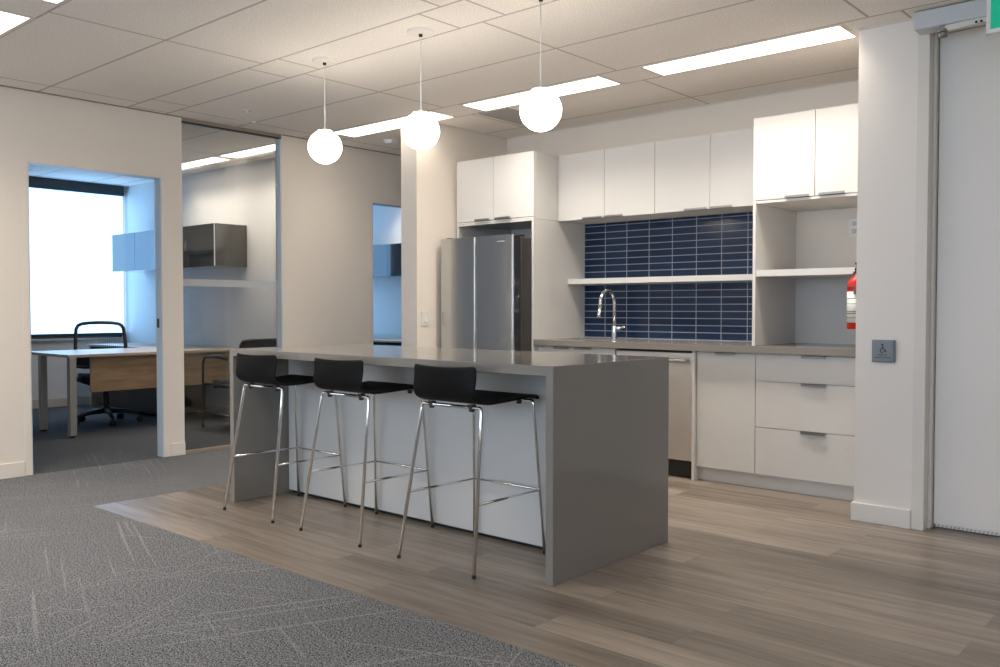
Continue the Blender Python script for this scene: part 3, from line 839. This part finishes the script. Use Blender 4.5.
# ------------------------------------------------------------------ bar stools
def make_stool(x, label):
    y = 2.970
    t = thing('bar_stool', label, 'bar stool', (x, y, FZ), group='black bar stools at the island')
    # moulded shell: profile in y/z, width across x
    prof = [(-.222, .899), (-.220, .855), (-.215, .815), (-.208, .785), (-.194, .755), (-.164, .737), (-.12, .727), (-.05, .723), (.04, .727), (.11, .736), (.165, .744), (.200, .745), (.222, .738), (.234, .726)]
    def wid(i):
        n = len(prof) - 1; f = i / n
        if f < .28: return .198 - .006 * (f / .28)
        return .192 + .028 * min(1, (f - .28) / .5)
    bm = B(); NT_ = 16; rows = []
    for i, (py, pz) in enumerate(prof):
        hw = wid(i); row = []
        for j in range(NT_ + 1):
            u = -1 + 2 * j / NT_; xx = hw * u
            back = max(0, min(1, (.775 - pz) / -.06)) if py < -.18 else 0
            yy = py + .030 * back * u * u
            zz = pz
            if i == 0: zz -= .007 * (1 - u * u)            # top edge dips in the middle
            if py > -.12: zz += .010 * abs(u) ** 3 * max(0, 1 - abs(py) / .22)
            if i <= 1 and abs(u) > .95: xx *= .992
            if i >= len(prof) - 2: yy -= .022 * max(0, abs(u) - .6) / .4 * (1 if i == len(prof) - 1 else .6)
            row.append(bm.verts.new((xx, yy, zz)))
        rows.append(row)
    for a, c in zip(rows, rows[1:]):
        for j in range(NT_): bm.faces.new((a[j], a[j + 1], c[j + 1], c[j]))
    nb = 5
    sh = None
    # backrest and seat are one moulded shell
    sh = obj('seat_shell', bm, 'shell', t, world=False, smooth=True)
    m = sh.modifiers.new('solid', 'SOLIDIFY'); m.thickness = .011; m.offset = 0
    m = sh.modifiers.new('sub', 'SUBSURF'); m.levels = 1; m.render_levels = 1
    R = .0085
    # back legs meet in a bar under the seat, so do the front legs
    for s in (-1, 1):
        ft, kn = Vector((s * .236, -.254, 0)), Vector((s * .186, -.152, .690))
        top = Vector((s * .172, -.150, .711)); mid = Vector((0, -.148, .711)); c1 = Vector((s * .185, -.150, .709))
        leg = obj('leg', tube(B(), [ft + Vector((0, 0, .012))] + arc(kn, c1, top, 7) + [mid], R, 14), 'chrome', t, world=False, smooth=True)
        obj('rubber_foot', lathe(B(), [(.0075, 0), (.0088, .002), (.0088, .011), (.0086, .0125)], ft.x, ft.y, 0, 14), 'rubber', leg, world=False)
        ft, kn = Vector((s * .224, .246, 0)), Vector((s * .190, .205, .695))
        top = Vector((s * .174, .202, .719)); mid = Vector((0, .190, .719)); c1 = Vector((s * .188, .204, .718))
        leg = obj('leg', tube(B(), [ft + Vector((0, 0, .012))] + arc(kn, c1, top, 7) + [mid], R, 14), 'chrome', t, world=False, smooth=True)
        obj('rubber_foot', lathe(B(), [(.0075, 0), (.0088, .002), (.0088, .011), (.0086, .0125)], ft.x, ft.y, 0, 14), 'rubber', leg, world=False)
        # side foot rail
        za = .302
        pa = Vector((s * (.236 - .050 * za / .69), -.254 + .102 * za / .69, za)); pb = Vector((s * (.224 - .034 * za / .695), .246 - .041 * za / .695, za))
        obj('foot_rail', tube(B(), [pa, pb], .0055, 10), 'chrome', t, world=False, smooth=True)
        for yy, zz, xx in ((-.148, .711, .125), (.193, .719, .11)):
            b = B(); lathe(b, [(.011, -.018), (.013, -.012), (.013, .010)], s * xx, yy, zz, 14); box(b, s * xx - .014, s * xx + .014, yy - .013, yy + .013, zz + .001, zz + .014)
            obj('seat_clip', b, 'plastic', t, world=False)
    za = .302; xx = .224 - .034 * za / .695; yy = .246 - .041 * za / .695
    obj('foot_rail', tube(B(), [(-xx, yy, za), (xx, yy, za)], .0055, 10), 'chrome', t, world=False, smooth=True)
    return t
s0 = make_stool(-4.240, 'leftmost of the three black bar stools at the island')
dup(s0, (-3.518, 2.970, FZ), 'middle of the three black bar stools at the island')
dup(s0, (-2.768, 2.970, FZ), 'rightmost of the three black bar stools, nearest the island corner')

# ------------------------------------------------------------------ left office
t = thing('office_desk', 'wood fronted office desk with grey legs in the left office', 'desk', (-8.35, 4.2, 0))
obj('desktop', box(B(), -8.98, -7.985, 3.318, 5.115, .712, .737), 'deskgrey', t, bev=.002)
obj('return_top', box(B(), -10.30, -8.982, 4.50, 5.115, .712, .737), 'deskgrey', t, bev=.002)
for x in (-8.012, -8.642):
    lg = obj('leg', box(B(), x - .030, x + .030, 3.328, 3.388, .015, .711), 'greyleg', t, bev=.004)
    obj('foot_pad', lathe(B(), [(.024, 0), (.024, .008), (.008, .010), (.008, .016)], x, 3.358, 0, 18), 'rubber', lg)
obj('modesty_panel', box(B(), -8.112, -8.092, 3.56, 5.10, .385, .711), 'wood', t, bev=.001)
obj('end_panel', box(B(), -10.29, -10.265, 4.52, 5.10, 0, .711), 'deskgrey', t)
t = thing('drawer_pedestal', 'dark drawer pedestal under the desk in the left office', 'pedestal', (-8.99, 4.83, 0))  # its dark colour and width also fill in the shade under the desk
obj('body', box(B(), -9.95, -8.76, 4.56, 5.09, .03, .64), 'ped', t, bev=.003)
for z0, z1 in ((.05, .23), (.235, .43), (.435, .63)):
    obj('drawer', box(B(), -9.945, -8.765, 4.538, 4.558, z0, z1), 'ped', t, bev=.002)

def wall_unit(xa, xb, yw, label, extra):
    yf = yw - .38
    t = thing('overhead_cabinet', label, 'cabinet', ((xa + xb) / 2, yw - .19, 1.575))
    obj('carcass', box(B(), xa, xb, yf + .02, yw - .002, 1.575, 2.003), 'gloss_dark', t, bev=.001)
    n = extra; w = (xb - xa) / n
    for i in range(n):
        obj('door', box(B(), xa + i * w + .0015, xa + (i + 1) * w - .0015, yf, yf + .0195, 1.577, 2.001), 'gloss_dark', t, bev=.001)
    obj('edge_strip', box(B(), xb - .001, xb + .002, yf, yf + .012, 1.577, 2.001), 'alu', t)
wall_unit(-10.17, -7.965, 5.12, 'dark gloss wall cabinet above the desk in the left office', 4)
wall_unit(-10.3, -7.4, 8.2, 'black wall cabinet in the far office seen through the corridor doorway', 4)
t = thing('office_desk', 'desk with pale top in the far office behind the corridor doorway', 'desk', (-8.6, 7.9, 0))
obj('desktop', box(B(), -10.3, -7.2, 7.55, 8.18, .712, .737), 'deskgrey', t, bev=.002)
obj('modesty_panel', box(B(), -10.28, -7.22, 8.0, 8.02, .3, .711), 'ped', t)
for x in (-10.26, -7.24): obj('leg', box(B(), x - .03, x + .03, 7.57, 7.63, 0, .711), 'greyleg', t)
obj('upstand', box(B(), -10.3, -7.2, 8.165, 8.185, .738, .79), 'cab', t)

def loop_tube(pts, r, seg=10):
    pts = [Vector(p) for p in pts]; pts = pts + [pts[0]]
    return tube(B(), pts, r, seg)

# swivel chair
def office_chair(loc, rz, label):
    t = thing('office_chair', label, 'office chair', loc, rz)
    # local: seat faces +y
    b = B(); n = 12
    grid = []
    for i in range(9):
        row = []
        for j in range(n + 1):
            u = -1 + 2 * j / n; v = -1 + 2 * i / 8
            rr = (abs(u) ** 4 + abs(v) ** 4) ** .25
            k = 1 / max(1, rr) if rr > 1 else 1
            row.append((u * .245 * k, v * .235 * k + .02, .485 + .012 * u * u - .03 * max(0, v) ** 3))
        grid.append(row)
    vs = [[b.verts.new(p) for p in r] for r in grid]
    for a, c in zip(vs, vs[1:]):
        for j in range(n): b.faces.new((a[j], a[j + 1], c[j + 1], c[j]))
    s = obj('seat', b, 'mesh', t, world=False, smooth=True); m = s.modifiers.new('solid', 'SOLIDIFY'); m.thickness = .07; m.offset = -1
    def bp(u, v):   # back surface u -1..1, v 0..1
        w = .240 - .03 * v * v + .01 * v
        return Vector((u * w, -.255 - .07 * v * v + .035 * u * u * -1 + .03, .56 + .43 * v))
    ring = [bp(-1, v) for v in (0, .15, .3, .45, .6, .75, .88)] + [bp(-.93, .96), bp(-.8, 1)] + [bp(u, 1 + .03 * (1 - u * u)) for u in (-.5, -.2, 0, .2, .5)] + [bp(.8, 1), bp(.93, .96)] + [bp(1, v) for v in (.88, .75, .6, .45, .3, .15, 0)] + [bp(u, -.02) for u in (.7, .35, 0, -.35, -.7)]
    fr = obj('back_frame', loop_tube(ring, .018), 'plastic', t, world=False, smooth=True)
    b = B(); vs = []
    for i in range(13): vs.append([b.verts.new(bp(-.98 + 1.96 * j / 10, .01 + .30 * i / 12) + Vector((0, .004, 0))) for j in range(11)])
    for a, c in zip(vs, vs[1:]):
        for j in range(10): b.faces.new((a[j], a[j + 1], c[j + 1], c[j]))
    o = obj('lumbar_pad', b, 'mesh', t, world=False, smooth=True); m = o.modifiers.new('solid', 'SOLIDIFY'); m.thickness = .006
    # open weave of the upper back
    b = B()
    for i in range(1, 14): tube(b, [bp(-.98 + 1.96 * i / 24, v) for v in (.30, .5, .7, .85, .99)], .0008, 4, False)
    o = obj('back_mesh', b, 'mesh', t, world=False)
    b = B(); tube(b, [(0, -.05, .43), (0, -.22, .44), (0, -.275, .52), (0, -.25, .64)], [.03, .03, .025, .018], 10); obj('back_support', b, 'plastic', t, world=False, smooth=True)
    for s_ in (-1, 1):
        b = B(); tube(b, [(s_ * .17, .0, .43), (s_ * .27, .0, .44), (s_ * .29, -.02, .52), (s_ * .29, -.03, .66)], [.018, .02, .022, .018], 10); tube(b, [(s_ * .285, -.13, .672), (s_ * .285, .0, .678), (s_ * .285, .11, .672)], [.02, .026, .02], 10)
        obj('armrest', b, 'plastic', t, world=False, smooth=True)
    b = B(); lathe(b, [(.05, .10), (.045, .16), (.028, .17), (.028, .30), (.02, .31), (.02, .41), (.09, .415), (.09, .44)], 0, 0, 0, 20); obj('gas_column', b, 'plastic', t, world=False)
    for k in range(5):
        a = k * 2 * PI / 5 + .35; c, s_ = math.cos(a), math.sin(a)
        arm = obj('base_arm', tube(B(), [(c * .03, s_ * .03, .125), (c * .17, s_ * .17, .115), (c * .315, s_ * .315, .082)], [.030, .022, .015], 10), 'plastic', t, world=False, smooth=True)
        b = B()
        for d in (-.016, .016): tube(b, [(c * .315 - s_ * (d - .008), s_ * .315 + c * (d - .008), .030), (c * .315 - s_ * (d + .008), s_ * .315 + c * (d + .008), .030)], .030, 18)
        tube(b, [(c * .315, s_ * .315, .03), (c * .315, s_ * .315, .085)], .007, 8)
        obj('caster', b, 'rubber', arm, world=False)
    return t
office_chair((-8.80, 4.02, 0), -PI / 2 - .28, 'black swivel chair with open mesh back behind the desk in the left office')

# visitor chair
def side_chair(loc, rz, label):
    t = thing('visitor_chair', label, 'chair', loc, rz)
    b = B(); n = 10; vs = []
    for i in range(9):
        row = []
        for j in range(n + 1):
            u = -1 + 2 * j / n; v = -1 + 2 * i / 8
            rr = (abs(u) ** 5 + abs(v) ** 5) ** .2; k = 1 / rr if rr > 1 else 1
            row.append(b.verts.new((u * .235 * k, v * .225 * k + .01, .475 - .02 * max(0, v) ** 3)))
        vs.append(row)
    for a, c in zip(vs, vs[1:]):
        for j in range(n): b.faces.new((a[j], a[j + 1], c[j + 1], c[j]))
    s = obj('seat', b, 'mesh', t, world=False, smooth=True); m = s.modifiers.new('solid', 'SOLIDIFY'); m.thickness = .075; m.offset = -1
    def bp(u, v): return Vector((u * (.215 + .01 * v), -.235 - .09 * v - .03 * (1 - u * u), .52 + .335 * v))
    ring = [bp(-1, v) for v in (.1, .4, .7, .88)] + [bp(-.9, .98)] + [bp(u, 1) for u in (-.6, -.2, .2, .6)] + [bp(.9, .98)] + [bp(1, v) for v in (.88, .7, .4, .1)] + [bp(u, .0) for u in (.8, .3, -.3, -.8)]
    obj('back_frame', loop_tube(ring, .012), 'plastic', t, world=False, smooth=True)
    b = B(); vs = [[b.verts.new(bp(-.97 + 1.94 * j / 8, .02 + .96 * i / 8)) for j in range(9)] for i in range(9)]
    for a, c in zip(vs, vs[1:]):
        for j in range(8): b.faces.new((a[j], a[j + 1], c[j + 1], c[j]))
    o = obj('back_mesh', b, 'mesh', t, world=False, smooth=True); m = o.modifiers.new('solid', 'SOLIDIFY'); m.thickness = .006
    for s_ in (-1, 1):
        x = s_ * .262
        leg = obj('leg', tube(B(), [(x, .285, .005), (x, .275, .60)] + arc((x, .27, .62), (x, .262, .685), (x, .19, .688), 7) + [(x, .0, .688), (x, -.16, .672)], .011, 12), 'plastic', t, world=False, smooth=True); leg['label'] = 'black front leg bent into an armrest'
        obj('leg', tube(B(), [(x, -.33, .005), (x, -.25, .45), (x, -.18, .672)], .011, 12), 'plastic', t, world=False, smooth=True)
        obj('stretcher', tube(B(), [(x * .95, .270, .150), (x * .95, -.30, .150)], .009, 10), 'chrome', t, world=False, smooth=True)
        b = B(); tube(b, [(x, .16, .694), (x, .0, .698), (x, -.14, .688)], [.014, .019, .015], 10); obj('arm_pad', b, 'plastic', t, world=False, smooth=True)
        b = B(); tube(b, [(x, -.10, .43), (s_ * .2, -.10, .43)], .012, 8); tube(b, [(x, .16, .43), (s_ * .2, .16, .43)], .012, 8); tube(b, [(x, .28, .43), (x, -.25, .43)], .011, 8); obj('seat_rail', b, 'plastic', t, world=False, smooth=True)
    return t
side_chair((-7.43, 4.72, 0), PI / 2, 'black visitor chair with arms seen through the glass partition')

# ------------------------------------------------------------------ world, camera, colour
w = bpy.data.worlds.new('World'); S.world = w; w.use_nodes = True
bg = w.node_tree.nodes.get('Background') or w.node_tree.nodes.new('ShaderNodeBackground')
bg.inputs[0].default_value = (.6, .75, 1, 1); bg.inputs[1].default_value = .3

cd = bpy.data.cameras.new('Camera'); cam = bpy.data.objects.new('Camera', cd); COL.objects.link(cam)
cd.sensor_fit = 'HORIZONTAL'; cd.sensor_width = 36; cd.lens = 880.5 / 1000 * 36
cd.clip_start = .05; cd.clip_end = 100
cam.location = (0, 0, 1.149); cam.rotation_euler = (PI / 2 - .0285, 0, .7205)
S.camera = cam

S.view_settings.view_transform = 'Standard'
S.view_settings.look = 'None'
S.view_settings.gamma = 1.0
S.view_settings.use_curve_mapping = False
S.view_settings.exposure = 1.96
S.cycles.use_denoising = True
S.cycles.max_bounces = 10
S.cycles.diffuse_bounces = 6
S.cycles.glossy_bounces = 5
S.cycles.transparent_max_bounces = 12
S.cycles.sample_clamp_indirect = 6
